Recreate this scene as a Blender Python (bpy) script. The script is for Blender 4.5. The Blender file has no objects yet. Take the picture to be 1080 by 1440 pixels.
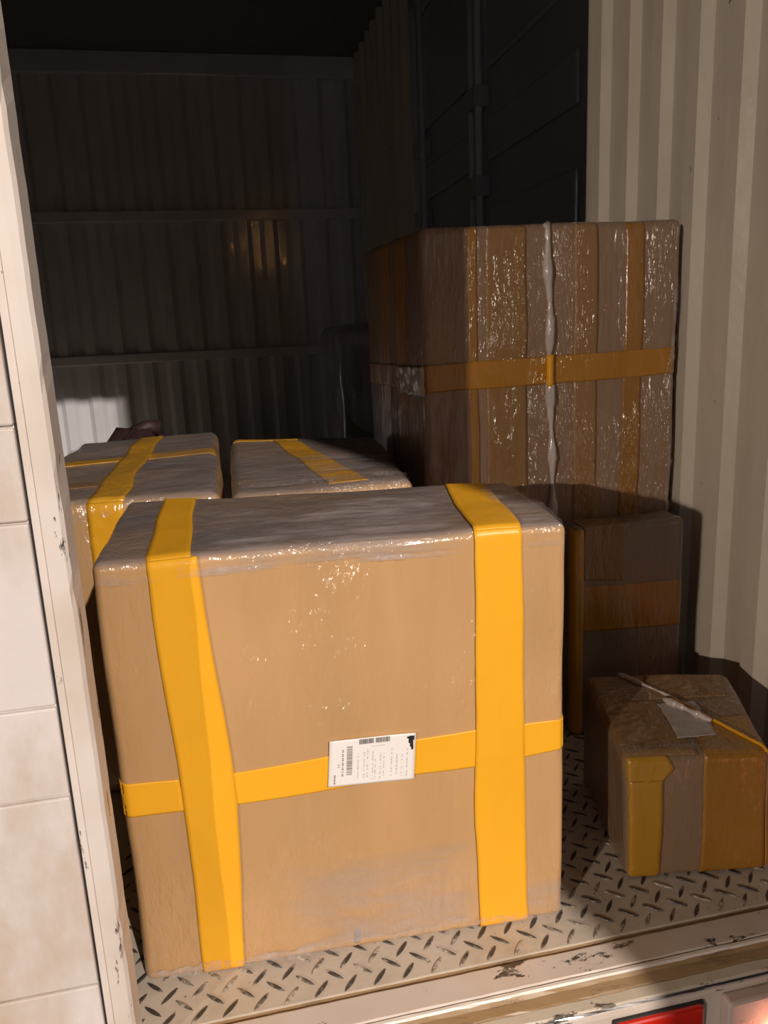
import bpy, math, random
from mathutils import Vector, Matrix, noise

sc = bpy.context.scene
col = sc.collection
random.seed(7)

# ------------------------------------------------------------------ camera
F_PX = 1090.0
CAM_H = 0.78
def camera_axes():
    down = Vector((750-540, 5400-720, F_PX)).normalized()
    up = -down
    y = 720-(down[0]*(300-540)+down[2]*F_PX)/down[1]
    fy = Vector((300-540, y-720, F_PX)).normalized()
    fx = fy.cross(up)
    return fx, fy, up            # truck axes written in camera axes (x right, y down, z forward)
AX = camera_axes()
cd = bpy.data.cameras.new('camera')
cd.sensor_fit = 'VERTICAL'; cd.sensor_height = 36.0
cd.lens = 36.0*F_PX/1440.0
cd.clip_start = 0.02
cam = bpy.data.objects.new('camera', cd); col.objects.link(cam)
R = Matrix(((AX[0][0], -AX[0][1], -AX[0][2]),
            (AX[1][0], -AX[1][1], -AX[1][2]),
            (AX[2][0], -AX[2][1], -AX[2][2])))
cam.matrix_world = Matrix.Translation((0, 0, CAM_H)) @ R.to_4x4()
sc.camera = cam

# ------------------------------------------------------------------ light
sc.view_settings.view_transform = 'Standard'
sc.view_settings.look = 'None'
sc.view_settings.gamma = 1.0
sc.view_settings.exposure = 0.0
w = bpy.data.worlds.new('night_sky'); sc.world = w; w.use_nodes = True
w.node_tree.nodes['Background'].inputs[0].default_value = (0.55, 0.6, 0.75, 1)
w.node_tree.nodes['Background'].inputs[1].default_value = 0.014

def lamp(name, loc, power, colour, radius):
    l = bpy.data.lights.new(name, 'POINT'); l.energy = power; l.color = colour
    l.shadow_soft_size = radius
    o = bpy.data.objects.new(name, l); o.location = loc; col.objects.link(o)
    return o
lamp('yard_floodlight', (4.02, -13.2, 8.39), 10800, (1.0, 0.88, 0.79), 0.09)
lamp('street_lamp', (-3.84, -3.0, 1.66), 450, (1.0, 0.86, 0.72), 0.035)
lamp('shop_light', (-1.0, -4.2, 1.75), 12, (.80, .88, 1.0), 0.03)
lamp('added_red_glow', (.90, .50, .02), .28, (1.0, .16, .06), 0.05)  # added red fill standing in for the tail lamp's glare on the sill
lamp('sodium_lamp', (1.00, -5.0, 2.30), 10, (1.0, 0.42, 0.1), 0.06)

# ------------------------------------------------------------------ node helpers
class N:
    def __init__(s, name):
        s.m = bpy.data.materials.new(name); s.m.use_nodes = True
        s.t = s.m.node_tree; s.b = s.t.nodes['Principled BSDF']; s.out = s.t.nodes['Material Output']
        s.tc = s.t.nodes.new('ShaderNodeTexCoord')
    def n(s, ty, **kw):
        x = s.t.nodes.new(ty)
        for k, v in kw.items(): setattr(x, k, v)
        return x
    def link(s, a, b): s.t.links.new(a, b)
    def noise(s, scale, stretch=(1, 1, 1), rot=(0, 0, 0), detail=3, rough=.55, loc=(0, 0, 0)):
        mp = s.n('ShaderNodeMapping'); s.link(s.tc.outputs['Object'], mp.inputs[0])
        mp.inputs['Scale'].default_value = stretch; mp.inputs['Rotation'].default_value = rot
        mp.inputs['Location'].default_value = loc
        t = s.n('ShaderNodeTexNoise'); s.link(mp.outputs[0], t.inputs['Vector'])
        t.inputs['Scale'].default_value = scale; t.inputs['Detail'].default_value = detail
        t.inputs['Roughness'].default_value = rough
        return t.outputs['Fac']
    def ramp(s, fac, a, b, v0=0.0, v1=1.0):
        r = s.n('ShaderNodeMapRange'); r.clamp = True
        s.link(fac, r.inputs[0])
        for i, v in enumerate((a, b, v0, v1)): r.inputs[i+1].default_value = v
        return r.outputs[0]
    def math(s, op, a, b=None):
        x = s.n('ShaderNodeMath', operation=op)
        for i, v in enumerate((a, b)):
            if v is None: continue
            if hasattr(v, 'default_value'): s.link(v, x.inputs[i])
            else: x.inputs[i].default_value = v
        return x.outputs[0]
    def mix(s, fac, a, b):
        x = s.n('ShaderNodeMix', data_type='RGBA')
        for i, v in ((0, fac), (6, a), (7, b)):
            if hasattr(v, 'default_value'): s.link(v, x.inputs[i])
            elif i == 0: x.inputs[0].default_value = v
            else: x.inputs[i].default_value = (*v, 1)
        return x.outputs[2]
    def bump(s, h, dist, normal=None, strength=1.0):
        b = s.n('ShaderNodeBump'); b.inputs['Strength'].default_value = strength
        b.inputs['Distance'].default_value = dist
        s.link(h, b.inputs['Height'])
        if normal is not None: s.link(normal, b.inputs['Normal'])
        return b.outputs[0]
    def set(s, **kw):
        for k, v in kw.items():
            i = s.b.inputs[k.replace('_', ' ')]
            if hasattr(v, 'default_value'): s.link(v, i)
            elif isinstance(v, tuple): i.default_value = (*v, 1)
            else: i.default_value = v
        return s.m

def film_bump(s, amp, rot, big=1.0, scale=95):
    """crinkles of tight stretch film: fine streaks, denser in some patches than in others"""
    fine = s.noise(scale, (1, 1, .28), rot, detail=2.5, rough=.6)
    ridge = s.noise(26, (1, 1, .16), rot, detail=2, rough=.5, loc=(3, 1, 2))
    patch = s.ramp(s.noise(5.5, (1, 1, .7), loc=(5, 2, 8), detail=2), .42, .66, .10, 1.0)
    fine2 = s.noise(scale*2.1, (1, 1, .35), rot, detail=2, rough=.6, loc=(2, 9, 4))
    h = s.math('ADD', s.math('MULTIPLY', s.math('ADD', s.math('MULTIPLY', fine2, .45), fine), patch), s.math('MULTIPLY', ridge, .8*big))
    return s.bump(h, amp)

def wrapped(name, base, amp=.006, rot=(0, .5, 0), haze=(.12, .75), hazecol=(.30, .26, .25), coat=1.0, crough=.23, big=1.0, scale=70):
    """a surface seen through stretch film; tops are greyed for layered film and a painted sky reflection"""
    s = N(name)
    v = s.noise(9, (1, 1, .2), detail=4)
    c = s.mix(s.ramp(v, .3, .7), tuple(x*.90 for x in base), tuple(min(1, x*1.10) for x in base))
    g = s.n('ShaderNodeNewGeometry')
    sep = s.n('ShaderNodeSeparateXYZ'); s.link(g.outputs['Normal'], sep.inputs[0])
    top = s.ramp(sep.outputs[2], .3, .9, haze[0], haze[1])  # upward faces take more grey: film layers plus sky sheen painted in
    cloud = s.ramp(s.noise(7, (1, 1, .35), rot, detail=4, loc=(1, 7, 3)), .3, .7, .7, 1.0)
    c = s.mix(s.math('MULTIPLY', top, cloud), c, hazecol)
    bn = film_bump(s, amp, rot, big, scale)
    s.set(Base_Color=c, Roughness=.55, Coat_Weight=coat, Coat_Roughness=crough, Coat_IOR=1.8, Specular_IOR_Level=.25)
    s.link(bn, s.b.inputs['Coat Normal'])
    return s.m

def tape_mat(name, base, amp=.0012, rough=.38):
    s = N(name)
    v = s.noise(16, (1, 1, .3), detail=3)
    c = s.mix(s.ramp(v, .3, .7), tuple(x*.94 for x in base), base)
    s.set(Base_Color=c, Roughness=rough, Specular_IOR_Level=.35)
    h = s.noise(30, (1, .5, .35), (0, .3, .2), detail=3)
    s.link(s.bump(h, amp), s.b.inputs['Normal'])
    return s.m

def painted(name, base, dirt, dirt_amt=.5, rough=.45, scale=6, spots=True, rust=None, lo=.48, hi=.75):
    s = N(name)
    a = s.ramp(s.noise(scale, (1, 1, .5), detail=6, rough=.65), lo, hi, 0, dirt_amt)
    c = s.mix(a, base, dirt)
    if spots:
        sp = s.ramp(s.noise(55, (1, 1, .5), detail=3, loc=(9, 4, 2)), .735, .76)
        c = s.mix(s.math('MULTIPLY', sp, .85), c, rust or (.06, .04, .03))
    s.set(Base_Color=c, Roughness=rough)
    s.link(s.bump(s.noise(22, detail=3), .0015), s.b.inputs['Normal'])
    return s.m

M = {}
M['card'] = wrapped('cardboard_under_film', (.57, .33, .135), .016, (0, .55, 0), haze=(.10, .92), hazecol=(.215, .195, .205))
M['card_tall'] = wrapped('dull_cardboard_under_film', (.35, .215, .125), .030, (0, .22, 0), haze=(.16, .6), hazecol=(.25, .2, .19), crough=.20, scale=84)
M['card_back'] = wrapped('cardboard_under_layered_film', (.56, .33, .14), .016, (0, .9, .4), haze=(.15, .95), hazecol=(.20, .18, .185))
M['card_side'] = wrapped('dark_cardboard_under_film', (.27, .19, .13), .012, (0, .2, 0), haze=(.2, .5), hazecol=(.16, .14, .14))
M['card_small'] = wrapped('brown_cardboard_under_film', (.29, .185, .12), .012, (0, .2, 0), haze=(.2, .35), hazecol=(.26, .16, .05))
M['tape'] = tape_mat('yellow_packing_tape', (.90, .44, .022))
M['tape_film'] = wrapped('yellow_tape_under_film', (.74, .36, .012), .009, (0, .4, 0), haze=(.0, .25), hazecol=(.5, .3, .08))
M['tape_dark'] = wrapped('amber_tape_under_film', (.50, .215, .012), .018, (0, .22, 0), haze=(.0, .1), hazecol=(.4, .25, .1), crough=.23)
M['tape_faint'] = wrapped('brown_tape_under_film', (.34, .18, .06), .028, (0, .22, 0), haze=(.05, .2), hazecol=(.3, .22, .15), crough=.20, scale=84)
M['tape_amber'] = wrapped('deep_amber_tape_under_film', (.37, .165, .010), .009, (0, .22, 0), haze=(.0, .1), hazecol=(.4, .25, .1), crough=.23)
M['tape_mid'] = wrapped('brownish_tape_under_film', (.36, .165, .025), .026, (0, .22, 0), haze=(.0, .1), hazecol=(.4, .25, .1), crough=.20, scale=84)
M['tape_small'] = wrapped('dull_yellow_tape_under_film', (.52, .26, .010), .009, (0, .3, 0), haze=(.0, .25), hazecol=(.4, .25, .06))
M['white'] = painted('worn_white_paint', (.80, .74, .70), (.55, .42, .30), .45)
M['leaf'] = painted('stained_white_door_paint', (.70, .65, .635), (.50, .38, .27), .8, scale=6, lo=.44, hi=.66)
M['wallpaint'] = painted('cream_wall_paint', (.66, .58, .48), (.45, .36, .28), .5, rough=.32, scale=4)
M['inner'] = painted('grey_inner_wall_paint', (.45, .45, .46), (.32, .31, .30), .5, rough=.3, scale=4, spots=False)
M['rod'] = painted('glossy_rod_paint', (.62, .62, .68), (.45, .45, .48), .3, rough=.18, spots=False)
M['backwall'] = painted('white_far_wall_paint', (.72, .72, .75), (.50, .48, .46), .5, rough=.085, scale=4, spots=False)
M['leftwall'] = painted('darkened_left_wall_paint', (.17, .16, .15), (.12, .11, .10), .5, rough=.5, scale=4, spots=False)  # shade put into the colour: dark wall cuts bounce onto the far wall
M['sidedoor'] = painted('smooth_grey_door_paint', (.36, .36, .39), (.30, .29, .30), .5, rough=.2, scale=3, spots=False)
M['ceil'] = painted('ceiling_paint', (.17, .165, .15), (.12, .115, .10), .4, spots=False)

def floor_material():
    s = N('worn_painted_checker_plate')
    a = s.ramp(s.noise(9, detail=6, rough=.7), .45, .75, 0, .55)
    c = s.mix(a, (.60, .53, .44), (.33, .26, .19))
    sp = s.ramp(s.noise(120, detail=3, loc=(3, 3, 0)), .70, .74)
    c = s.mix(s.math('MULTIPLY', sp, .8), c, (.09, .07, .05))
    s.set(Base_Color=c, Roughness=.45)
    s.link(s.bump(s.noise(40, detail=4), .001), s.b.inputs['Normal'])
    return s.m
def lug_material():
    s = N('bare_dark_metal_lugs')
    a = s.ramp(s.noise(16, detail=4, rough=.7), .50, .58)
    b = s.ramp(s.noise(160, detail=3), .45, .55)
    k = s.math('MULTIPLY', a, s.math('ADD', s.math('MULTIPLY', b, .6), .4))
    c = s.mix(k, (.055, .045, .038), (.50, .43, .35))
    s.set(Base_Color=c, Roughness=.4)
    return s.m
M['floor'] = floor_material(); M['lug'] = lug_material()

def flaky(name, paint, under, lo, hi, metal=0.0, stretch=(.45, 1, 1)):
    s = N(name)
    k = s.ramp(s.noise(26, stretch, detail=7, rough=.7), lo, hi)
    c = s.mix(k, paint, under)
    g = s.ramp(s.noise(6, detail=4, loc=(4, 0, 0)), .45, .7, 0, .35)
    c = s.mix(g, c, (.42, .30, .18))
    s.set(Base_Color=c, Roughness=.42, Metallic=metal)
    s.link(s.bump(k, -.0012), s.b.inputs['Normal'])
    return s.m
M['ledge'] = flaky('flaking_white_paint', (.66, .58, .52), (.045, .04, .035), .60, .625)
M['stile'] = flaky('flaking_white_stile_paint', (.72, .65, .60), (.06, .05, .045), .595, .62, stretch=(1, 1, .22))
M['nosing'] = flaky('worn_white_edge', (.85, .80, .74), (.35, .25, .15), .62, .7)
M['brown'] = flaky('rusty_brown_channel', (.36, .235, .12), (.14, .10, .06), .5, .7)
M['flaky2'] = flaky('peeling_cream_paint', (.58, .52, .42), (.05, .045, .04), .56, .60)

def plain(name, c, rough=.5, metal=0, emit=None, strength=0, coat=0, alpha=1):
    s = N(name); s.set(Base_Color=c, Roughness=rough, Metallic=metal, Coat_Weight=coat)
    if emit: s.set(Emission_Color=emit, Emission_Strength=strength)
    if alpha < 1: s.set(Alpha=alpha)
    return s.m
M['chrome'] = plain('bright_metal_trim', (.75, .74, .75), .16, 1)
M['black'] = plain('black_rubber', (.022, .02, .02), .6)
M['red'] = plain('red_reflector', (.62, .018, .008), .25, coat=1)
M['lens'] = plain('lit_tail_lamp_lens', (.9, .2, .15), .3, emit=(1.0, .30, .18), strength=22)
M['lenshot'] = plain('lit_tail_lamp_bulb', (1, .8, .7), .3, emit=(1.0, .62, .45), strength=40)
M['lamphouse'] = flaky('pale_lamp_bracket_paint', (.62, .50, .46), (.3, .2, .16), .6, .7)
M['paper'] = plain('label_paper', (.86, .82, .80), .5)
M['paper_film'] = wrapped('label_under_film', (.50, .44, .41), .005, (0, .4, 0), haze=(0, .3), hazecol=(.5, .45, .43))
M['ink'] = plain('label_print', (.20, .19, .19), .6)
M['inkpale'] = plain('pale_label_print', (.55, .53, .52), .6)
M['marker'] = plain('black_marker', (.02, .018, .018), .5)
M['asphalt'] = painted('night_asphalt', (.07, .068, .066), (.04, .04, .04), .5, rough=.85)
M['concrete'] = painted('grey_concrete', (.34, .33, .31), (.25, .24, .22), .5, rough=.8)
M['bag'] = plain('dark_woven_bag', (.045, .022, .022), .6)
M['green'] = tape_mat('green_tape', (.13, .15, .035))
M['staple'] = plain('grey_handle_mark', (.30, .27, .27), .5)

def film_material(name='loose_stretch_film', alpha=(.05, .55), tint=(.62, .57, .56), scale=60, stretch=(1, 1, .3), amp=.004, faded=False):
    s = N(name)
    k = s.ramp(s.noise(scale, stretch, detail=4, rough=.65), .42, .66, alpha[0], alpha[1])
    at = s.n('ShaderNodeAttribute', attribute_name='fade'); fade = at.outputs['Fac'] if faded else s.math('ADD', 0.0, 1.0)
    s.set(Base_Color=tint, Roughness=.16, Specular_IOR_Level=.8, Alpha=s.math('MULTIPLY', k, fade), Coat_Weight=.5, Coat_Roughness=.06)
    s.link(s.bump(s.noise(scale*1.6, stretch, detail=3), amp), s.b.inputs['Normal'])
    return s.m
M['film'] = film_material(faded=True)
M['film_h'] = film_material('loose_stretch_film_along_edge', (.0, .5), (.62, .57, .56), 40, (.22, 1, 1), .004, True)
M['drape'] = film_material('slack_stretch_film', (.04, .34), (.55, .51, .51), 22, (.3, 1, 1), .002, True)
M['fold'] = film_material('bunched_stretch_film', (.75, 1.0), (.74, .64, .60), 90, (1, 1, .15), .003)

def pallet_film():
    s = N('milky_wrapped_goods')
    c = s.mix(s.ramp(s.noise(14, (1, 1, .2), detail=4), .35, .7), (.24, .235, .24), (.50, .48, .48))
    s.set(Base_Color=c, Roughness=.35, Coat_Weight=1, Coat_Roughness=.12)
    s.link(film_bump(s, .006, (0, .1, 0)), s.b.inputs['Coat Normal'])
    return s.m
M['pallet'] = pallet_film()

# ------------------------------------------------------------------ object helpers
def tag(o, label=None, cat=None, group=None, kind=None):
    if label: o['label'] = label
    if cat: o['category'] = cat
    if group: o['group'] = group
    if kind: o['kind'] = kind
    return o
def empty(name, loc, label=None, cat=None, group=None, kind=None):
    o = bpy.data.objects.new(name, None); o.location = loc; o.empty_display_size = .05
    col.objects.link(o)
    return tag(o, label, cat, group, kind)
def origin_of(o):
    v = Vector((0, 0, 0))
    while o is not None: v += o.location; o = o.parent
    return v
def mesh(name, V, Fc, mats, parent=None, loc=None, smooth=False, midx=None):
    """vertices are given in truck space; the object's own origin is put at loc (or at the parent's origin)"""
    base = Vector(loc) if loc else (origin_of(parent) if parent else Vector((0, 0, 0)))
    me = bpy.data.meshes.new(name)
    me.from_pydata([tuple(Vector(v)-base) for v in V], [], Fc)
    if not isinstance(mats, (list, tuple)): mats = [mats]
    for m in mats: me.materials.append(m)
    if midx: me.polygons.foreach_set('material_index', midx)
    if smooth: me.polygons.foreach_set('use_smooth', [True]*len(me.polygons))
    me.update()
    o = bpy.data.objects.new(name, me); col.objects.link(o)
    if parent:
        o.parent = parent; o.location = base-origin_of(parent)
    else: o.location = base
    return o
def boxvf(x0, x1, y0, y1, z0, z1, V=None, Fc=None):
    V = [] if V is None else V; Fc = [] if Fc is None else Fc
    n = len(V)
    V += [(x0, y0, z0), (x1, y0, z0), (x1, y1, z0), (x0, y1, z0), (x0, y0, z1), (x1, y0, z1), (x1, y1, z1), (x0, y1, z1)]
    Fc += [tuple(n+i for i in f) for f in ((0, 3, 2, 1), (4, 5, 6, 7), (0, 1, 5, 4), (1, 2, 6, 5), (2, 3, 7, 6), (3, 0, 4, 7))]
    return V, Fc
def bevel(o, wdt, seg=2):
    m = o.modifiers.new('bevel', 'BEVEL'); m.width = wdt; m.segments = seg; m.limit_method = 'ANGLE'
    return o
def struct(name, V, Fc, mats, parent=None, **kw):
    o = mesh(name, V, Fc, mats, parent, **kw)
    if not parent: o['kind'] = 'structure'
    return o
def extrude_profile(P, axis, a, b):
    """P: closed 2-D outline; extruded along an axis from a to b"""
    V = []; n = len(P)
    for t in (a, b):
        for p, q in P:
            V.append({'x': (t, p, q), 'y': (p, t, q), 'z': (p, q, t)}[axis])
    Fc = [(i, (i+1) % n, n+(i+1) % n, n+i) for i in range(n)]
    Fc += [tuple(reversed(range(n))), tuple(range(n, 2*n))]
    return V, Fc
def tube(pts, rad, k=8, flat=1.0, wob=0.0, seed=0):
    V = []; Fc = []; rnd = random.Random(seed)
    pts = [Vector(p) for p in pts]
    for i, p in enumerate(pts):
        t = (pts[min(i+1, len(pts)-1)]-pts[max(i-1, 0)]).normalized()
        a = Vector((0, 0, 1)) if abs(t.z) < .8 else Vector((0, 1, 0))
        u = t.cross(a).normalized(); v = t.cross(u).normalized()
        r = (rad[i] if isinstance(rad, (list, tuple)) else rad)*(1+wob*(rnd.random()-.5)*2)
        for j in range(k):
            c = 2*math.pi*j/k
            V.append(p+u*math.cos(c)*r+v*math.sin(c)*r*flat)
    for i in range(len(pts)-1):
        for j in range(k):
            Fc.append((i*k+j, i*k+(j+1) % k, (i+1)*k+(j+1) % k, (i+1)*k+j))
    Fc += [tuple(reversed(range(k))), tuple(range((len(pts)-1)*k, len(pts)*k))]
    return V, Fc

# ------------------------------------------------------------------ the truck body (the setting)
XL, XR, YF, YB, ZC = -1.02, .887, .785, 4.55, 2.218
T = .06
# floor: painted checker plate, its raised lugs in the same mesh
V, Fc = [], []
boxvf(XL-T, XR+T, YF, YB+T, -.05, 0, V, Fc)
idx = [0]*len(Fc)
def lug(cx, cy, ang, L=.0145, Wd=.0028, h=.0016):
    n = len(V); ca, sa = math.cos(ang), math.sin(ang)
    outline = [(-1, 0), (-.55, -.75), (0, -1), (.55, -.75), (1, 0), (.55, .75), (0, 1), (-.55, .75)]
    for s_, z in ((1, .0001), (.62, h)):
        for a, b in outline:
            x = a*L*(s_ if s_ == 1 else .86); y = b*Wd*s_
            V.append((cx+x*ca-y*sa, cy+x*sa+y*ca, z))
    for j in range(8):
        Fc.append((n+j, n+(j+1) % 8, n+8+(j+1) % 8, n+8+j)); idx.append(1)
    Fc.append(tuple(n+8+j for j in range(8))); idx.append(1)
pit = .0365
for i in range(int((XR-XL)/pit)):
    for j in range(int(1.6/pit)):
        x = XL+.02+i*pit; y = YF+.012+j*pit
        if x < -.2: continue
        lug(x, y, .84); lug(x+pit/2, y+pit/2, -.74)
struct('floor', V, Fc, [M['floor'], M['lug']], midx=idx)

# ceiling, left wall
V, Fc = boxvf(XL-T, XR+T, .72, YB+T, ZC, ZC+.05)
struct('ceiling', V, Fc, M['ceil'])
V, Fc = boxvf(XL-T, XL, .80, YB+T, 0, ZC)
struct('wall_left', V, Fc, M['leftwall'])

# right wall: pressed corrugated sheet, stepped in front of the side door
def wall_profile_right(y0, y1, start, period=.121, d=.0157):
    P = [(XR, y0)]
    y = start
    while y < y1-.06:
        if y > y0+.001:
            P += [(XR, y), (XR-d, y+.019), (XR-d, y+.054), (XR-.001, y+.070)]
        y += period
    P += [(XR, y1), (XR+T, y1), (XR+T, y0)]
    return P
V, Fc = extrude_profile(wall_profile_right(.80, 1.80, .840), 'z', 0, ZC)
V2, F2 = extrude_profile(wall_profile_right(3.36, YB+T, 3.42, .143, .026), 'z', 0, ZC)
n = len(V); V += V2; Fc += [tuple(n+i for i in f) for f in F2]
struct('wall_right', V, Fc, M['wallpaint'])

# the side loading door in the right wall: two smooth leaves with sunk panels and upright lock rods
door = empty('door_2', (XR+.03, 2.57, 0), kind='structure')
def sunk_leaf(y0, y1):
    V, Fc = boxvf(XR+.012, XR+T, y0+.006, y1-.006, .02, ZC-.03)
    for z0, z1 in ((.15, .62), (.80, 1.145), (1.285, 1.405), (1.545, 1.86), (1.96, 2.15)):
        boxvf(XR-.001, XR+.0121, y0+.05, y1-.05, z0, z1, V, Fc)
    return mesh('door_leaf', V, Fc, M['sidedoor'], door)
bevel(sunk_leaf(1.806, 2.52), .006); bevel(sunk_leaf(2.52, 3.35), .006)
for y, rr in ((2.50, .012), (2.565, .011), (3.25, .014), (3.165, .011)):
    V, Fc = tube([(XR-.02, y, .05), (XR-.02, y, ZC-.06)], rr, 14)
    mesh('lock_rod', V, Fc, M['rod'], door, smooth=True)
for y in (2.535, 3.21):
    for z in (.4, 1.215, 1.475, 2.0):
        V, Fc = boxvf(XR-.038, XR+.012, y-.05, y+.05, z-.03, z+.03)
        bevel(mesh('rod_bracket', V, Fc, M['sidedoor'], door), .004)

# far wall: corrugated sheet with three crosswise rails
P = [(XL, YB+T), (XL, YB)]
x = XL+.03; per = .1435
while x < XR-.12:
    P += [(x, YB), (x+.026, YB-.025), (x+.074, YB-.025), (x+.10, YB)]
    x += per
P += [(XR, YB), (XR, YB+T)]
V, Fc = extrude_profile(P, 'z', 0, ZC)
struct('wall_back', V, Fc, M['backwall'])
for k, (z, hh, dd) in enumerate(((.710, .04, .012), (1.446, .044, .012), (2.165, .052, .018))):
    V, Fc = boxvf(XL, XR, YB-.025-dd, YB-.005, z-hh, z+hh*.3 if k < 2 else ZC)
    bevel(struct('trim_%d' % (k+1), V, Fc, M['backwall']), .006)

# rear frame: header, right post and left post
V, Fc = boxvf(XL-T, XR+T, .72, .80, 2.18, ZC); struct('trim_4', V, Fc, M['white'])
V, Fc = boxvf(XR+.035, XR+T+.02, .715, .80, -.02, 2.18); struct('trim_5', V, Fc, M['white'])
V, Fc = boxvf(XL-T, XL, .715, .80, -.02, 2.18); struct('trim_6', V, Fc, M['white'])

# left door leaf, closed: ribbed skin, rubber seal, edge stile
leaf = empty('door_1', (XL+.45, .77, 0), kind='structure')
V, Fc = [], []
zs = [-.03, .110, .3375, .436, .622, .711, 1.01, 1.30, 1.60, 1.90, 2.16]
for a, b in zip(zs[:-1], zs[1:]):
    boxvf(XL+.02, -.183, .752, .785, a+.0012, b-.0012, V, Fc)
boxvf(XL+.02, -.183, .757, .784, -.03, 2.38, V, Fc)
bevel(mesh('door_skin', V, Fc, M['leaf'], leaf), .002)
V, Fc = boxvf(-.1835, -.1785, .7575, .785, -.03, 2.16); mesh('rubber_seal', V, Fc, M['black'], leaf)
V, Fc = boxvf(-.179, -.1715, .748, .785, -.03, 2.16)
bevel(mesh('inner_stile', V, Fc, M['stile'], leaf), .0015)
V, Fc = [], []
nz = 120
rnd = random.Random(3)
for i in range(nz+1):
    z = -.03+i*(2.19/nz)
    e = .0002*math.sin(i*.9)+.0005*(rnd.random()-.5)
    chip = .0013 if rnd.random() < .07 else 0
    V += [(-.1715, .785, z), (-.1705, .7455, z), (-.1615, .7440, z), (-.1535+e, .7448, z), (-.150+e-chip, .748+chip, z), (-.150+e, .785, z)]
for i in range(nz):
    for j in range(6):
        Fc.append((i*6+j, i*6+(j+1) % 6, (i+1)*6+(j+1) % 6, (i+1)*6+j))
Fc += [tuple(range(6)), tuple(reversed(range(nz*6, nz*6+6)))]
mesh('edge_stile', V, Fc, M['stile'], leaf)

# ------------------------------------------------------------------ rear sill below the opening
sill = empty('rear_sill', (.0, .745, -.05), 'flaking white stepped steel sill along the lip of the truck floor', 'sill')
def bar(name, prof, mat, parent, bv=.0015, x0=XL-.05, x1=XR+.08, cuts=110, jit=.0006, seed=1):
    rnd = random.Random(seed); V = []; Fc = []; n = len(prof)
    for i in range(cuts+1):
        x = x0+(x1-x0)*i/cuts
        for j, (y, z) in enumerate(prof):
            V.append((x, y+jit*(rnd.random()-.5), z+jit*(rnd.random()-.5)))
    for i in range(cuts):
        for j in range(n):
            Fc.append((i*n+j, (i+1)*n+j, (i+1)*n+(j+1) % n, i*n+(j+1) % n))
    Fc += [tuple(range(n)), tuple(reversed(range(cuts*n, cuts*n+n)))]
    return mesh(name, V, Fc, mat, parent)
bar('seam_strip', [(.7852, -.003), (.776, -.006), (.776, -.03), (.7852, -.03)], M['brown'], sill, seed=2)
bar('ledge', [(.7765, -.001), (.774, .0005), (.7395, 0), (.738, -.003), (.738, -.03), (.7765, -.03)], M['ledge'], sill, seed=3)
bar('edge_nosing', [(.7372, -.003), (.7355, -.0008), (.7315, -.0008), (.7295, -.003), (.7292, -.012), (.7372, -.03)], M['nosing'], sill, seed=4)
bar('rusty_channel', [(.7294, -.003), (.7270, -.0075), (.715, -.0095), (.7120, -.0115), (.7120, -.03), (.7294, -.03)], M['brown'], sill, seed=5, jit=.001)
bar('lower_step', [(.7122, -.0105), (.7005, -.0125), (.699, -.015), (.699, -.05), (.7122, -.05)], M['flaky2'], sill, seed=6, jit=.001)
bar('metal_bead', [(.6992, -.0150), (.6975, -.0145), (.6962, -.0165), (.6968, -.0195), (.6992, -.0195)], M['chrome'], sill, seed=7, jit=.0003)
bar('rear_panel', [(.6992, -.0185), (.6955, -.0200), (.6945, -.024), (.6945, -.30), (.74, -.30), (.74, -.0185)], M['ledge'], sill, seed=8, jit=.0005)
o = empty('rear_reflector', (.483, .69, -.09), 'red rectangular reflector on the rear panel under the sill', 'reflector')
V, Fc = boxvf(.393, .509, .684, .695, -.105, -.030)
r_ = bevel(mesh('reflector_lens', V, Fc, M['red'], o), .005, 3)
V, Fc = boxvf(.391, .511, .690, .6951, -.107, -.028)
bevel(mesh('backing_plate', V, Fc, M['black'], o), .002)
o = empty('tail_lamp', (.64, .69, -.11), 'glowing red tail lamp at the right end of the sill', 'tail lamp')
V, Fc = boxvf(.536, .86, .676, .695, -.16, -.026)
bevel(mesh('lamp_housing', V, Fc, M['lamphouse'], o), .004, 2)
def disc(cx, cz, r, y0, y1, k=32):
    P = [(cx+math.cos(2*math.pi*i/k)*r, cz+math.sin(2*math.pi*i/k)*r) for i in range(k)]
    V, Fc = extrude_profile([(a, b) for a, b in P], 'y', y0, y1)
    return V, Fc
V, Fc = disc(.612, -.094, .029, .664, .677); bevel(mesh('lens', V, Fc, M['lens'], o, smooth=False), .004, 3)
V, Fc = disc(.612, -.094, .020, .660, .6645); mesh('bulb_window', V, Fc, M['lenshot'], o)

# ground behind the truck and an added, unseen pillar that shades the right of the sill
V, Fc = boxvf(-14, 14, -14, 9, -.95, -.87); struct('ground', V, Fc, M['asphalt'])
V, Fc = boxvf(1.072, 1.50, -1.75, -1.30, -.87, 5.2)
bevel(struct('added_shadow_pillar', V, Fc, M['concrete']), .02)

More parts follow.
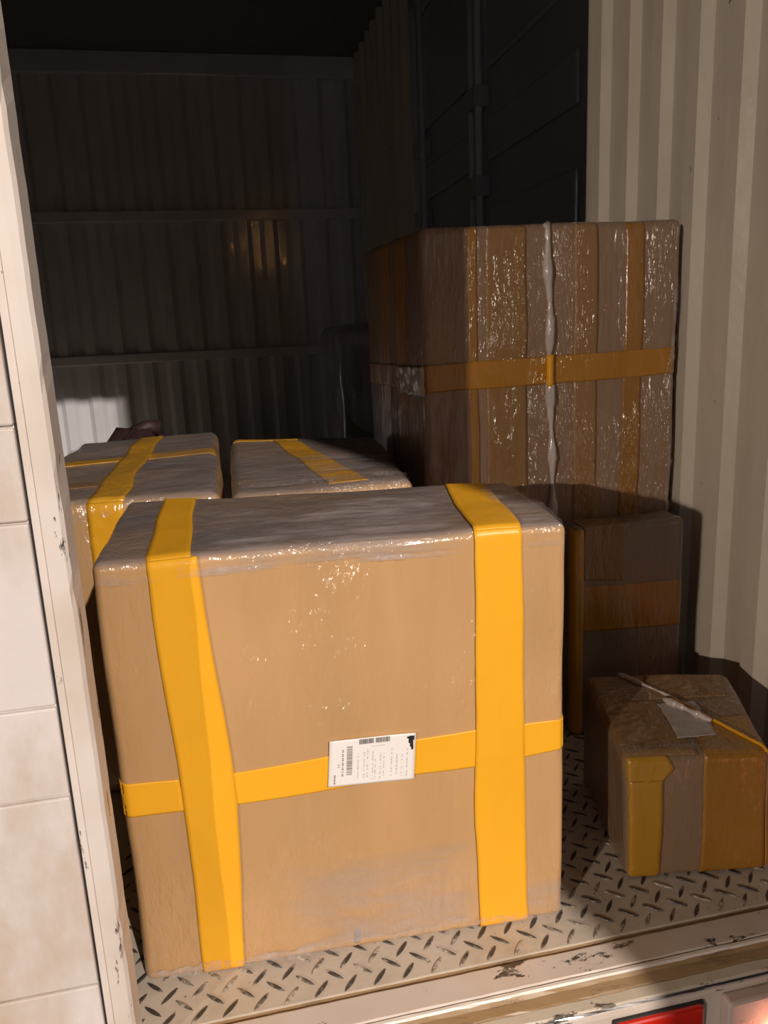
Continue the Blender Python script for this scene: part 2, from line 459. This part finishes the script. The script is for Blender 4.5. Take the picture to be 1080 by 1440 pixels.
# ------------------------------------------------------------------ cartons
class Carton:
    """a carton whose eight corners are given (floor four, then top four: FL FR BR BL), with rounded edges and slack sides"""
    def __init__(s, C, r=.012, lump=.003, seed=0, vmap=None):
        s.vmap = vmap
        s.C = [Vector(c) for c in C]
        s.w = (s.C[1]-s.C[0]).length; s.d = (s.C[2]-s.C[1]).length; s.h = (s.C[4]-s.C[0]).length
        s.r = r; s.lump = lump; s.off = Vector((seed*7.3, seed*3.1, seed*1.7))
    def tri(s, x, y, z):
        u, v, t = x/s.w, y/s.d, z/s.h
        C = s.C
        lo = C[0]*(1-u)*(1-v)+C[1]*u*(1-v)+C[2]*u*v+C[3]*(1-u)*v
        hi = C[4]*(1-u)*(1-v)+C[5]*u*(1-v)+C[6]*u*v+C[7]*(1-u)*v
        return lo*(1-t)+hi*t
    def surf(s, p, off=0.0):
        r = s.r
        q = Vector((min(max(p[0], r), s.w-r), min(max(p[1], r), s.d-r), min(max(p[2], r), s.h-r)))
        dlt = Vector(p)-q
        L = dlt.length
        n = dlt/L if L > 1e-9 else Vector((0, 0, 1))
        a = q+n*(r+off)
        wpt = s.tri(*a)
        k = min(1.0, max(0.0, wpt.z)/.03)                 # stays flat on the floor
        nz = noise.noise_vector(wpt*7+s.off)*s.lump+noise.noise_vector(wpt*22+s.off)*s.lump*.14
        wpt += nz*k
        if wpt.z < .0012: wpt.z = .0012
        return wpt
    def pt(s, face, u, v):
        if s.vmap and face not in ('top', 'bottom') and v > 0: v = s.vmap+(1-s.vmap)*v
        return {'front': (u*s.w, 0, v*s.h), 'back': (u*s.w, s.d, v*s.h), 'left': (0, s.d*(1-u), v*s.h),
                'right': (s.w, u*s.d, v*s.h), 'top': (u*s.w, v*s.d, s.h), 'bottom': (u*s.w, v*s.d, 0)}[face]
    def body(s, name, mat, parent, n=26):
        V = []; Fc = []; look = {}
        def ticks(L):
            e = [0, s.r*.25, s.r*.55, s.r*.8, s.r]
            m = [s.r+(L-2*s.r)*i/n for i in range(1, n)]
            return e+m+[L-t for t in reversed(e)]
        tx, ty, tz = ticks(s.w), ticks(s.d), ticks(s.h)
        def vid(p):
            k = tuple(round(c, 6) for c in p)
            if k not in look: look[k] = len(V); V.append(s.surf(p))
            return look[k]
        def grid(A, B, fn, flip):
            for i in range(len(A)-1):
                for j in range(len(B)-1):
                    q = [vid(fn(A[i], B[j])), vid(fn(A[i+1], B[j])), vid(fn(A[i+1], B[j+1])), vid(fn(A[i], B[j+1]))]
                    if len(set(q)) == 4: Fc.append(tuple(reversed(q)) if flip else tuple(q))
        grid(tx, tz, lambda a, b: (a, 0, b), False); grid(tx, tz, lambda a, b: (a, s.d, b), True)
        grid(tx, ty, lambda a, b: (a, b, s.h), False); grid(tx, ty, lambda a, b: (a, b, 0), True)
        grid(ty, tz, lambda a, b: (0, a, b), True); grid(ty, tz, lambda a, b: (s.w, a, b), False)
        return mesh(name, V, Fc, mat, parent, smooth=True)
    def strip(s, name, quads, mat, parent, off=.0012, step=.008, thick=.0008, wrinkle=0.0):
        """quads: (face, [(u,v) x4]) laid on the carton's skin and folded over its edges"""
        V = []; Fc = []; look = {}
        def vid(p):
            k = tuple(round(c, 5) for c in p)
            if k not in look:
                look[k] = len(V); q = s.surf(p, off)
                if wrinkle: q += noise.noise_vector(q*60)*wrinkle
                V.append(q)
            return look[k]
        for face, q in quads:
            P = [Vector(s.pt(face, *uv)) for uv in q]
            na = max(2, int(max((P[1]-P[0]).length, (P[2]-P[3]).length)/step))
            nb = max(2, int(max((P[3]-P[0]).length, (P[2]-P[1]).length)/step))
            tb = [j/nb for j in range(nb+1)]
            # extra rows close to the folds
            L = max((P[3]-P[0]).length, (P[2]-P[1]).length); e = min(.45, s.r/L)
            tb = sorted(set([round(t, 5) for t in tb]+[round(e*k, 5) for k in (.25, .5, .75, 1)]+[round(1-e*k, 5) for k in (.25, .5, .75, 1)]))
            L2 = max((P[1]-P[0]).length, (P[2]-P[3]).length); e2 = min(.45, s.r/L2)
            ta = [i/na for i in range(na+1)]
            ta = sorted(set([round(t, 5) for t in ta]+[round(e2*k, 5) for k in (.5, 1)]+[round(1-e2*k, 5) for k in (.5, 1)]))
            def B(a, b): return P[0]*(1-a)*(1-b)+P[1]*a*(1-b)+P[2]*a*b+P[3]*(1-a)*b
            for i in range(len(ta)-1):
                for j in range(len(tb)-1):
                    f = [vid(B(ta[i], tb[j])), vid(B(ta[i+1], tb[j])), vid(B(ta[i+1], tb[j+1])), vid(B(ta[i], tb[j+1]))]
                    if len(set(f)) == 4: Fc.append(tuple(f))
                    elif len(set(f)) == 3:
                        g = []
                        for x_ in f:
                            if x_ not in g: g.append(x_)
                        Fc.append(tuple(g))
        o = mesh(name, V, Fc, mat, parent, smooth=True)
        m = o.modifiers.new('solidify', 'SOLIDIFY'); m.thickness = thick; m.offset = -1
        return o

def carton(name, C, label, mat, r=.012, lump=.003, seed=0, cat='box', group=None, vmap=None):
    k = Carton(C, r, lump, seed, vmap)
    b = (k.C[0]+k.C[1]+k.C[2]+k.C[3])/4
    root = empty(name, (b.x, b.y, 0), label, cat, group)
    k.body('carton_body', mat, root)
    return k, root

# --- the big carton in front
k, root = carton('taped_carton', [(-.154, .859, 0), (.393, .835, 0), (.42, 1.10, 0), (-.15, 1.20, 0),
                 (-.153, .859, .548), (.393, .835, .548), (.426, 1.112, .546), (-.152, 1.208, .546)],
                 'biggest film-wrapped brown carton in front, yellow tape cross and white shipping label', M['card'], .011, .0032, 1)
k.strip('packing_tape', [('front', [(.0, .431), (.130, .428), (.122, .505), (.0, .509)]),
                         ('front', [(.130, .425), (.785, .440), (.785, .535), (.130, .500)]),
                         ('front', [(.785, .440), (1, .457), (1, .53), (.785, .535)]),
                         ('right', [(0, .457), (1, .47), (1, .55), (0, .53)]),
                         ('left', [(0, .42), (1, .431), (1, .509), (0, .50)])], M['tape'], root, off=.0011)
k.strip('packing_tape', [('front', [(.131, .0), (.222, .0), (.243, .43), (.128, .393)]),
                         ('front', [(.128, .393), (.243, .43), (.208, 1), (.108, 1)]),
                         ('top', [(.108, 0), (.196, 0), (.179, 1), (.098, 1)]),
                         ('back', [(.098, 1), (.179, 1), (.179, 0), (.098, 0)])], M['tape'], root, off=.0022)
k.strip('packing_tape', [('front', [(.789, 0), (.910, 0), (.903, .474), (.783, .436)]),
                         ('front', [(.783, .436), (.903, .474), (.897, 1), (.792, 1)]),
                         ('top', [(.792, 0), (.897, 0), (.935, 1), (.829, 1)]),
                         ('back', [(.829, 1), (.935, 1), (.935, 0), (.829, 0)])], M['tape'], root, off=.0022, wrinkle=.0004)
lb = k.strip('shipping_label', [('front', [(.442, .442), (.638, .429), (.644, .547), (.450, .554)])], M['paper'], root, off=.0034)
lb['label'] = 'white shipping label'
def on_label(u, v):   # u right, v up on the paper
    a, b, c, d = (.442, .442), (.638, .429), (.644, .547), (.450, .554)
    return tuple(a[i]*(1-u)*(1-v)+b[i]*u*(1-v)+c[i]*u*v+d[i]*(1-u)*v for i in (0, 1))
def marks(name, rects, mat, parent, c=k, face='front', off=.0039):
    V = []; Fc = []
    for (u0, v0, u1, v1) in rects:
        n = len(V)
        for u, v in ((u0, v0), (u1, v0), (u1, v1), (u0, v1)):
            V.append(c.surf(c.pt(face, *on_label(u, v)), off))
        Fc.append((n, n+1, n+2, n+3))
    return mesh(name, V, Fc, mat, parent)
rnd = random.Random(5)
R_ = []
x = .345
while x < .70:
    wv = rnd.choice((.004, .007, .012))
    if not .51 < x < .53: R_.append((x, .875, x+wv, .985))
    x += wv+rnd.choice((.004, .006))
y = .235
while y < .86:
    wv = rnd.choice((.008, .014, .022)); R_.append((.205, y, .268, y+wv)); y += wv+rnd.choice((.008, .012))
marks('barcode', R_, M['ink'], lb)
R_ = []
for (u, a, b) in ((.150, .22, .80), (.105, .42, .50), (.062, .06, .28)):      # upright lines of small type
    y = a
    while y < b:
        h_ = rnd.choice((.018, .026)); R_.append((u, y, u+.018, y+h_)); y += h_+rnd.choice((.010, .014, .03))
marks('printed_text', R_, M['ink'], lb)
R_ = []
for u in (.33, .40, .44, .50, .53, .59, .63, .72, .78, .84, .90):
    y = .08+rnd.random()*.08
    while y < .55+rnd.random()*.25:
        h_ = rnd.choice((.015, .03, .05)); R_.append((u, y, u+.011, y+h_)); y += h_+rnd.choice((.012, .02, .05))
R_.append((.49, .80, .64, .815))
marks('fine_print', R_, M['inkpale'], lb)
R_ = [(.925, .86, .985, .955), (.918, .80, .970, .90), (.935, .72, .972, .83), (.950, .66, .975, .75), (.90, .90, .93, .945)]
marks('marker_blot', R_, M['marker'], lb)
k.strip('handle_mark', [('front', [(.480, .020), (.494, .021), (.495, .054), (.483, .054)])], M['staple'], root, off=.0007, thick=.0003)
# gathered film along the foot, the top edge and the sides
def hem(c, name, face, a, b, height, v0, parent, n=160, amp=.003, seed=0, mat=None, vertical=False):
    """a crumpled ribbon of loose film along a carton edge"""
    V = []; Fc = []; m = 7
    for i in range(n+1):
        t = a+(b-a)*i/n
        hh = height*(.65+.7*abs(noise.noise(Vector((t*9, seed, 3)))))
        for j in range(m+1):
            s_ = v0+hh*j/m
            p = c.pt(face, s_, t) if vertical else c.pt(face, t, s_)
            off = .0035+amp*(noise.noise(Vector((t*55, s_*25, seed)))+.6*noise.noise(Vector((t*140, s_*60, seed+5))))
            q = c.surf(p, max(.0012, off)); V.append(q)
    for i in range(n):
        for j in range(m):
            x_ = i*(m+1)+j; Fc.append((x_, x_+m+1, x_+m+2, x_+1))
    o = mesh(name, V, Fc, mat or (M['film'] if vertical else M['film_h']), parent, smooth=True)
    a_ = o.data.attributes.new('fade', 'FLOAT', 'POINT')
    for i in range(n+1):
        e = min(1, min(i, n-i)/6)
        for j in range(m+1):
            a_.data[i*(m+1)+j].value = e*math.sin(math.pi*min(1, (m-j)/m+.25 if v0 < .5 else j/m+.25))**.8 if 0 < min(1, (m-j)/m+.25 if v0 < .5 else j/m+.25) < 1 else (0 if False else 0.15)
    return o
hem(k, 'film_hem', 'front', .0, 1.0, .050, .0, root, amp=.004, seed=1)
hem(k, 'film_hem', 'front', .0, 1.0, .040, .955, root, amp=.0025, seed=2)

def drape(c, name, face, u0, u1, v0, v1, parent, seed=0, amp=.0022, nu=150, nv=60, along='u'):
    """slack film pulled into long low ridges"""
    V = []; Fc = []; fade = []
    for i in range(nu+1):
        for j in range(nv+1):
            a, b = i/nu, j/nv
            p = c.pt(face, u0+(u1-u0)*a, v0+(v1-v0)*b)
            q0 = Vector(p)
            if along == 'u': h = noise.noise(Vector((q0.x*7, q0.y*120+q0.z*120, seed)))+.6*noise.noise(Vector((q0.x*22, q0.y*260+q0.z*260, seed+3)))
            else: h = noise.noise(Vector((q0.x*120+q0.y*120, q0.z*7, seed)))+.6*noise.noise(Vector((q0.x*260+q0.y*260, q0.z*22, seed+3)))
            e = min(1, min(a, 1-a)*9)*min(1, min(b+.12, 1-b)*5)
            V.append(c.surf(p, .0030+amp*e*(h+.5))); fade.append(max(0, e))
    for i in range(nu):
        for j in range(nv):
            x_ = i*(nv+1)+j; Fc.append((x_, x_+nv+1, x_+nv+2, x_+1))
    o = mesh(name, V, Fc, M['drape'], parent, smooth=True)
    a_ = o.data.attributes.new('fade', 'FLOAT', 'POINT'); a_.data.foreach_set('value', fade)
    return o
drape(k, 'slack_film', 'top', .19, .80, .0, .75, root, seed=1, amp=.0042)
drape(k, 'slack_film', 'top', .895, 1.0, .0, .9, root, seed=2, nu=50, amp=.0036)
drape(k, 'slack_film', 'front', .24, .775, .965, 1.0, root, seed=1, nv=16)
drape(k, 'slack_film', 'front', .30, .79, .03, .26, root, seed=6, amp=.0016, along='v', nu=150, nv=30)
drape(k, 'slack_film', 'front', .905, 1.0, .0, .12, root, seed=7, amp=.0016, along='v', nu=60, nv=30)

# --- the long carton behind it, left
k, root = carton('taped_carton', [(-.375, 1.325, 0), (-.008, 1.268, 0), (-.013, 2.10, 0), (-.368, 2.12, 0),
                 (-.368, 1.325, .535), (-.008, 1.266, .54), (-.013, 2.120, .54), (-.362, 2.110, .535)],
                 'film-wrapped carton at the left behind the big one, yellow tape crossing on its top', M['card_back'], .022, .006, 2)
k.strip('packing_tape', [('front', [(.40, 0), (.56, 0), (.56, 1), (.40, 1)]),
                         ('top', [(.405, 0), (.565, 0), (.60, 1), (.44, 1)])], M['tape_film'], root, off=.002, wrinkle=.001)
k.strip('packing_tape', [('top', [(0, .43), (.5, .50), (.5, .60), (0, .53)]), ('top', [(.5, .50), (1, .50), (1, .60), (.5, .60)]),
                         ('left', [(0, 1), (0, 1), (0, 1), (0, 1)])][:2], M['tape_film'], root, off=.001)
k.strip('packing_tape', [('top', [(0, .13), (.40, .14), (.40, .19), (0, .20)])], M['tape_faint'], root, off=.001)
hem(k, 'film_hem', 'front', .0, 1.0, .07, .93, root, amp=.005, seed=3)

drape(k, 'slack_film', 'top', .0, .42, .55, 1.0, root, seed=4, nu=80)
drape(k, 'slack_film', 'top', .6, 1.0, .0, 1.0, root, seed=5, nu=80)

# --- the carton in the middle of the second row
k, root = carton('taped_carton', [(.010, 1.225, 0), (.300, 1.215, 0), (.340, 1.735, 0), (.019, 1.83, 0),
                 (.004, 1.225, .540), (.304, 1.225, .538), (.342, 1.74, .55), (.020, 1.84, .55)],
                 'film-wrapped carton between the left one and the tall one, half in shadow, slanting yellow tape', M['card_back'], .016, .004, 3)
k.strip('packing_tape', [('top', [(.53, .05), (.76, .05), (.46, .88), (.27, .98)])], M['tape_film'], root, off=.001)
k.strip('packing_tape', [('top', [(0, .93), (.45, .93), (.45, 1), (0, 1)]), ('back', [(0, 1), (.45, 1), (.45, .9), (0, .9)])], M['tape_film'], root, off=.001)
hem(k, 'film_hem', 'top', .0, 1.0, .12, .02, root, amp=.004, seed=4)

drape(k, 'slack_film', 'top', .0, 1.0, .0, .6, root, seed=8, nu=100)

# --- the tall carton against the right wall
k, root = carton('wrapped_carton', [(.358, 1.350, 0), (.857, 1.347, 0), (.857, 1.79, 0), (.358, 1.84, 0),
                 (.358, 1.350, .950), (.857, 1.350, .958), (.857, 1.79, .963), (.358, 1.853, .963)],
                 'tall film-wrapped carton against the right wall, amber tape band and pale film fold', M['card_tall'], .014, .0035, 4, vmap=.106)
k.strip('packing_tape', [('front', [(0, .670), (1, .673), (1, .731), (0, .726)]),
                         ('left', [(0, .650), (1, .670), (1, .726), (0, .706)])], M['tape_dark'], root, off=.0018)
for q, mt in (([(.165, 0), (.198, 0), (.210, 1), (.176, 1)], 'tape_mid'), ([(.222, 0), (.395, 0), (.391, 1), (.244, 1)], 'tape_faint'),
              ([(.579, 0), (.674, 0), (.667, 1), (.573, 1)], 'tape_faint'), ([(.764, 0), (.850, 0), (.851, 1), (.778, 1)], 'tape_mid')):
    k.strip('packing_tape', [('front', q)], M[mt], root, off=.0009)
for q in ([(.15, 0), (.36, 0), (.50, 1), (.30, 1)], [(.52, 0), (.68, 0), (.79, 1), (.61, 1)]):
    k.strip('packing_tape', [('left', q)], M['tape_dark'], root, off=.0009)
pts = []
for i in range(70):
    v = .22+.79*i/69
    pts.append(k.surf(k.pt('front', .4995-.034*max(0, (v-.22)/.79)+.0015*math.sin(v*40), min(v, 1)), .003))
V, Fc = tube(pts, [.0066*(1+.35*math.sin(i*.55)) for i in range(70)], 8, wob=.2, seed=2)
o = mesh('film_fold', V, Fc, M['fold'], root, smooth=True); o['label'] = 'pale bunched film fold'
pts = [k.surf(k.pt('front', .479, .666+.066*i/8), .0052) for i in range(9)]
V, Fc = tube(pts, .0068, 8)
mesh('taped_ridge', V, Fc, M['tape'], root, smooth=True)
o = k.strip('film_flap', [('left', [(.68, .655), (1, .665), (1, .724), (.60, .715)])], M['fold'], root, off=.005, wrinkle=.003); o['label'] = 'torn pale flap of film'
hem(k, 'film_hem', 'left', .25, .62, .5, .50, root, amp=.006, seed=5, vertical=True)
hem(k, 'film_hem', 'front', .3, 1.0, .03, .968, root, amp=.004, seed=9, vertical=True)

drape(k, 'slack_film', 'left', .1, 1.0, .35, .65, root, seed=9, nu=120, nv=60, amp=.003, along='v')

# --- the narrow carton standing in front of it
k, root = carton('wrapped_carton', [(.612, 1.263, 0), (.837, 1.260, 0), (.838, 1.339, 0), (.612, 1.340, 0),
                 (.612, 1.268, .413), (.834, 1.267, .416), (.836, 1.338, .416), (.612, 1.340, .414)],
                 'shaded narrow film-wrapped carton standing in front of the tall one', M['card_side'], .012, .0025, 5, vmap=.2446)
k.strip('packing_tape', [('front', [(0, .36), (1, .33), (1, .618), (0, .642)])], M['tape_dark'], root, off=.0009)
k.strip('packing_tape', [('front', [(.08, .686), (.466, .657), (.462, 1), (.09, 1)]), ('top', [(.09, 0), (.462, 0), (.46, 1), (.09, 1)])], M['tape_faint'], root, off=.0009)
k.strip('packing_tape', [('front', [(0, 0), (.075, 0), (.085, 1), (.0, 1)]), ('left', [(.7, 0), (1, 0), (1, 1), (.7, 1)])], M['tape_film'], root, off=.0018)
hem(k, 'film_hem', 'front', .02, .98, .075, .03, root, amp=.004, seed=6, vertical=True)
hem(k, 'film_hem', 'front', .0, 1., .035, .955, root, amp=.004, seed=8, vertical=True)

# --- the small carton at the right front
k, root = carton('wrapped_carton', [(.508, .874, 0), (.716, .840, 0), (.790, 1.06, 0), (.560, 1.12, 0),
                 (.500, .878, .194), (.708, .848, .188), (.792, 1.066, .199), (.560, 1.122, .200)],
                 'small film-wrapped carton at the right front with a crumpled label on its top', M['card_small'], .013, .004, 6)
k.strip('packing_tape', [('front', [(.0, .0), (.229, .0), (.27, .80), (.03, .80)]), ('front', [(.03, .80), (.27, .80), (.35, .89), (.02, .89)]),
                         ('front', [(.02, .89), (.35, .89), (.30, 1), (.02, 1)])], M['tape_small'], root, off=.0018, wrinkle=.0006)
k.strip('packing_tape', [('front', [(.504, 0), (.959, 0), (.985, 1), (.552, 1)]),
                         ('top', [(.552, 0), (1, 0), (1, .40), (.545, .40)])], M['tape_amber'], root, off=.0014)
k.strip('packing_tape', [('front', [(.965, 0), (1, 0), (1, 1), (.985, 1)]), ('right', [(0, 0), (.2, 0), (.2, 1), (0, 1)])], M['tape_film'], root, off=.0012)
k.strip('packing_tape', [('top', [(0, .0), (.52, .0), (.40, .62), (.02, .62)])], M['tape_faint'], root, off=.0009)
k.strip('packing_tape', [('top', [(.36, .64), (.9, .64), (.96, .98), (.42, .98)])], M['tape_faint'], root, off=.0009)
lb = k.strip('shipping_label', [('top', [(.43, .164), (.702, .201), (.666, .595), (.40, .582)])], M['paper_film'], root, off=.0024, wrinkle=.0015, step=.004)
lb['label'] = 'crumpled grey label under film'
pts = [k.surf(k.pt('top', .241+(.555-.241)*t, .97+(.60-.97)*t), .003) for t in [i/20 for i in range(21)]]
V, Fc = tube(pts, [.0022+.003*math.exp(-((i-3)/4)**2) for i in range(21)], 8, wob=.25, seed=4)
mesh('film_fold', V, Fc, M['fold'], root, smooth=True)
pts = [k.surf(k.pt('top', .45+(.70-.45)*t, .60+(.33-.60)*t), .006) for t in [i/20 for i in range(21)]]
V, Fc = tube(pts, [.0025+.0035*abs(math.sin(i*.32)) for i in range(21)], 8, wob=.2, seed=5)
mesh('film_fold', V, Fc, M['fold'], root, smooth=True)
pts = [k.surf(k.pt('top', .52+(.99-.52)*t, .63+(0-.63)*t), .003) for t in [i/30 for i in range(31)]]
V, Fc = tube(pts, .0024, 8, wob=.15, seed=6)
o = mesh('tape_ridge', V, Fc, M['tape'], root, smooth=True); o['label'] = 'rolled yellow ridge of tape'
hem(k, 'film_hem', 'top', .0, .60, .11, .01, root, amp=.004, seed=7)

# --- wrapped goods deeper in, behind the tall carton
k, root = carton('wrapped_goods', [(.474, 2.96, 0), (.825, 2.96, 0), (.825, 3.56, 0), (.474, 3.56, 0),
                 (.461, 2.96, .80), (.825, 2.96, .832), (.825, 3.56, .832), (.470, 3.56, .806)],
                 'milky film-wrapped load deep inside with a sagging green band, left of the tall carton', M['pallet'], .045, .012, 8, cat='wrapped load')
k.strip('green_band', [('front', [(0, .52), (.22, .42), (.22, .50), (0, .60)]), ('front', [(.22, .42), (.5, .36), (.5, .44), (.22, .50)])], M['green'], root, off=.004)

# --- dark sack behind the left carton
def blob(cx, cy, rx, ry, h, nu=36, nv=14, seed=0):
    V = []; Fc = []
    for j in range(nv+1):
        ph = math.pi*j/nv
        for i in range(nu):
            th = 2*math.pi*i/nu
            d = Vector((math.sin(ph)*math.cos(th), math.sin(ph)*math.sin(th), math.cos(ph)))
            f = 1+.25*noise.noise(d*2.3+Vector((seed, 0, 0)))+.08*noise.noise(d*7)
            z = h/2+d.z*h/2*f
            V.append((cx+d.x*rx*f, cy+d.y*ry*f, max(.001, z)))
    for j in range(nv):
        for i in range(nu):
            Fc.append((j*nu+i, (j+1)*nu+i, (j+1)*nu+(i+1) % nu, j*nu+(i+1) % nu))
    return V, Fc
V, Fc = blob(-.27, 2.62, .16, .28, .50, seed=3)
s_ = empty('sack', (-.27, 2.62, 0), 'slumped dark reddish sack behind the left carton', 'sack')
mesh('sack_body', V, Fc, M['bag'], s_, smooth=True)
V, Fc = tube([(-.29, 2.60, .47), (-.27, 2.61, .50), (-.235, 2.62, .515), (-.20, 2.63, .505)], [.03, .02, .018, .03], 10, wob=.2, seed=1)
mesh('gathered_neck', V, Fc, M['bag'], s_, smooth=True)
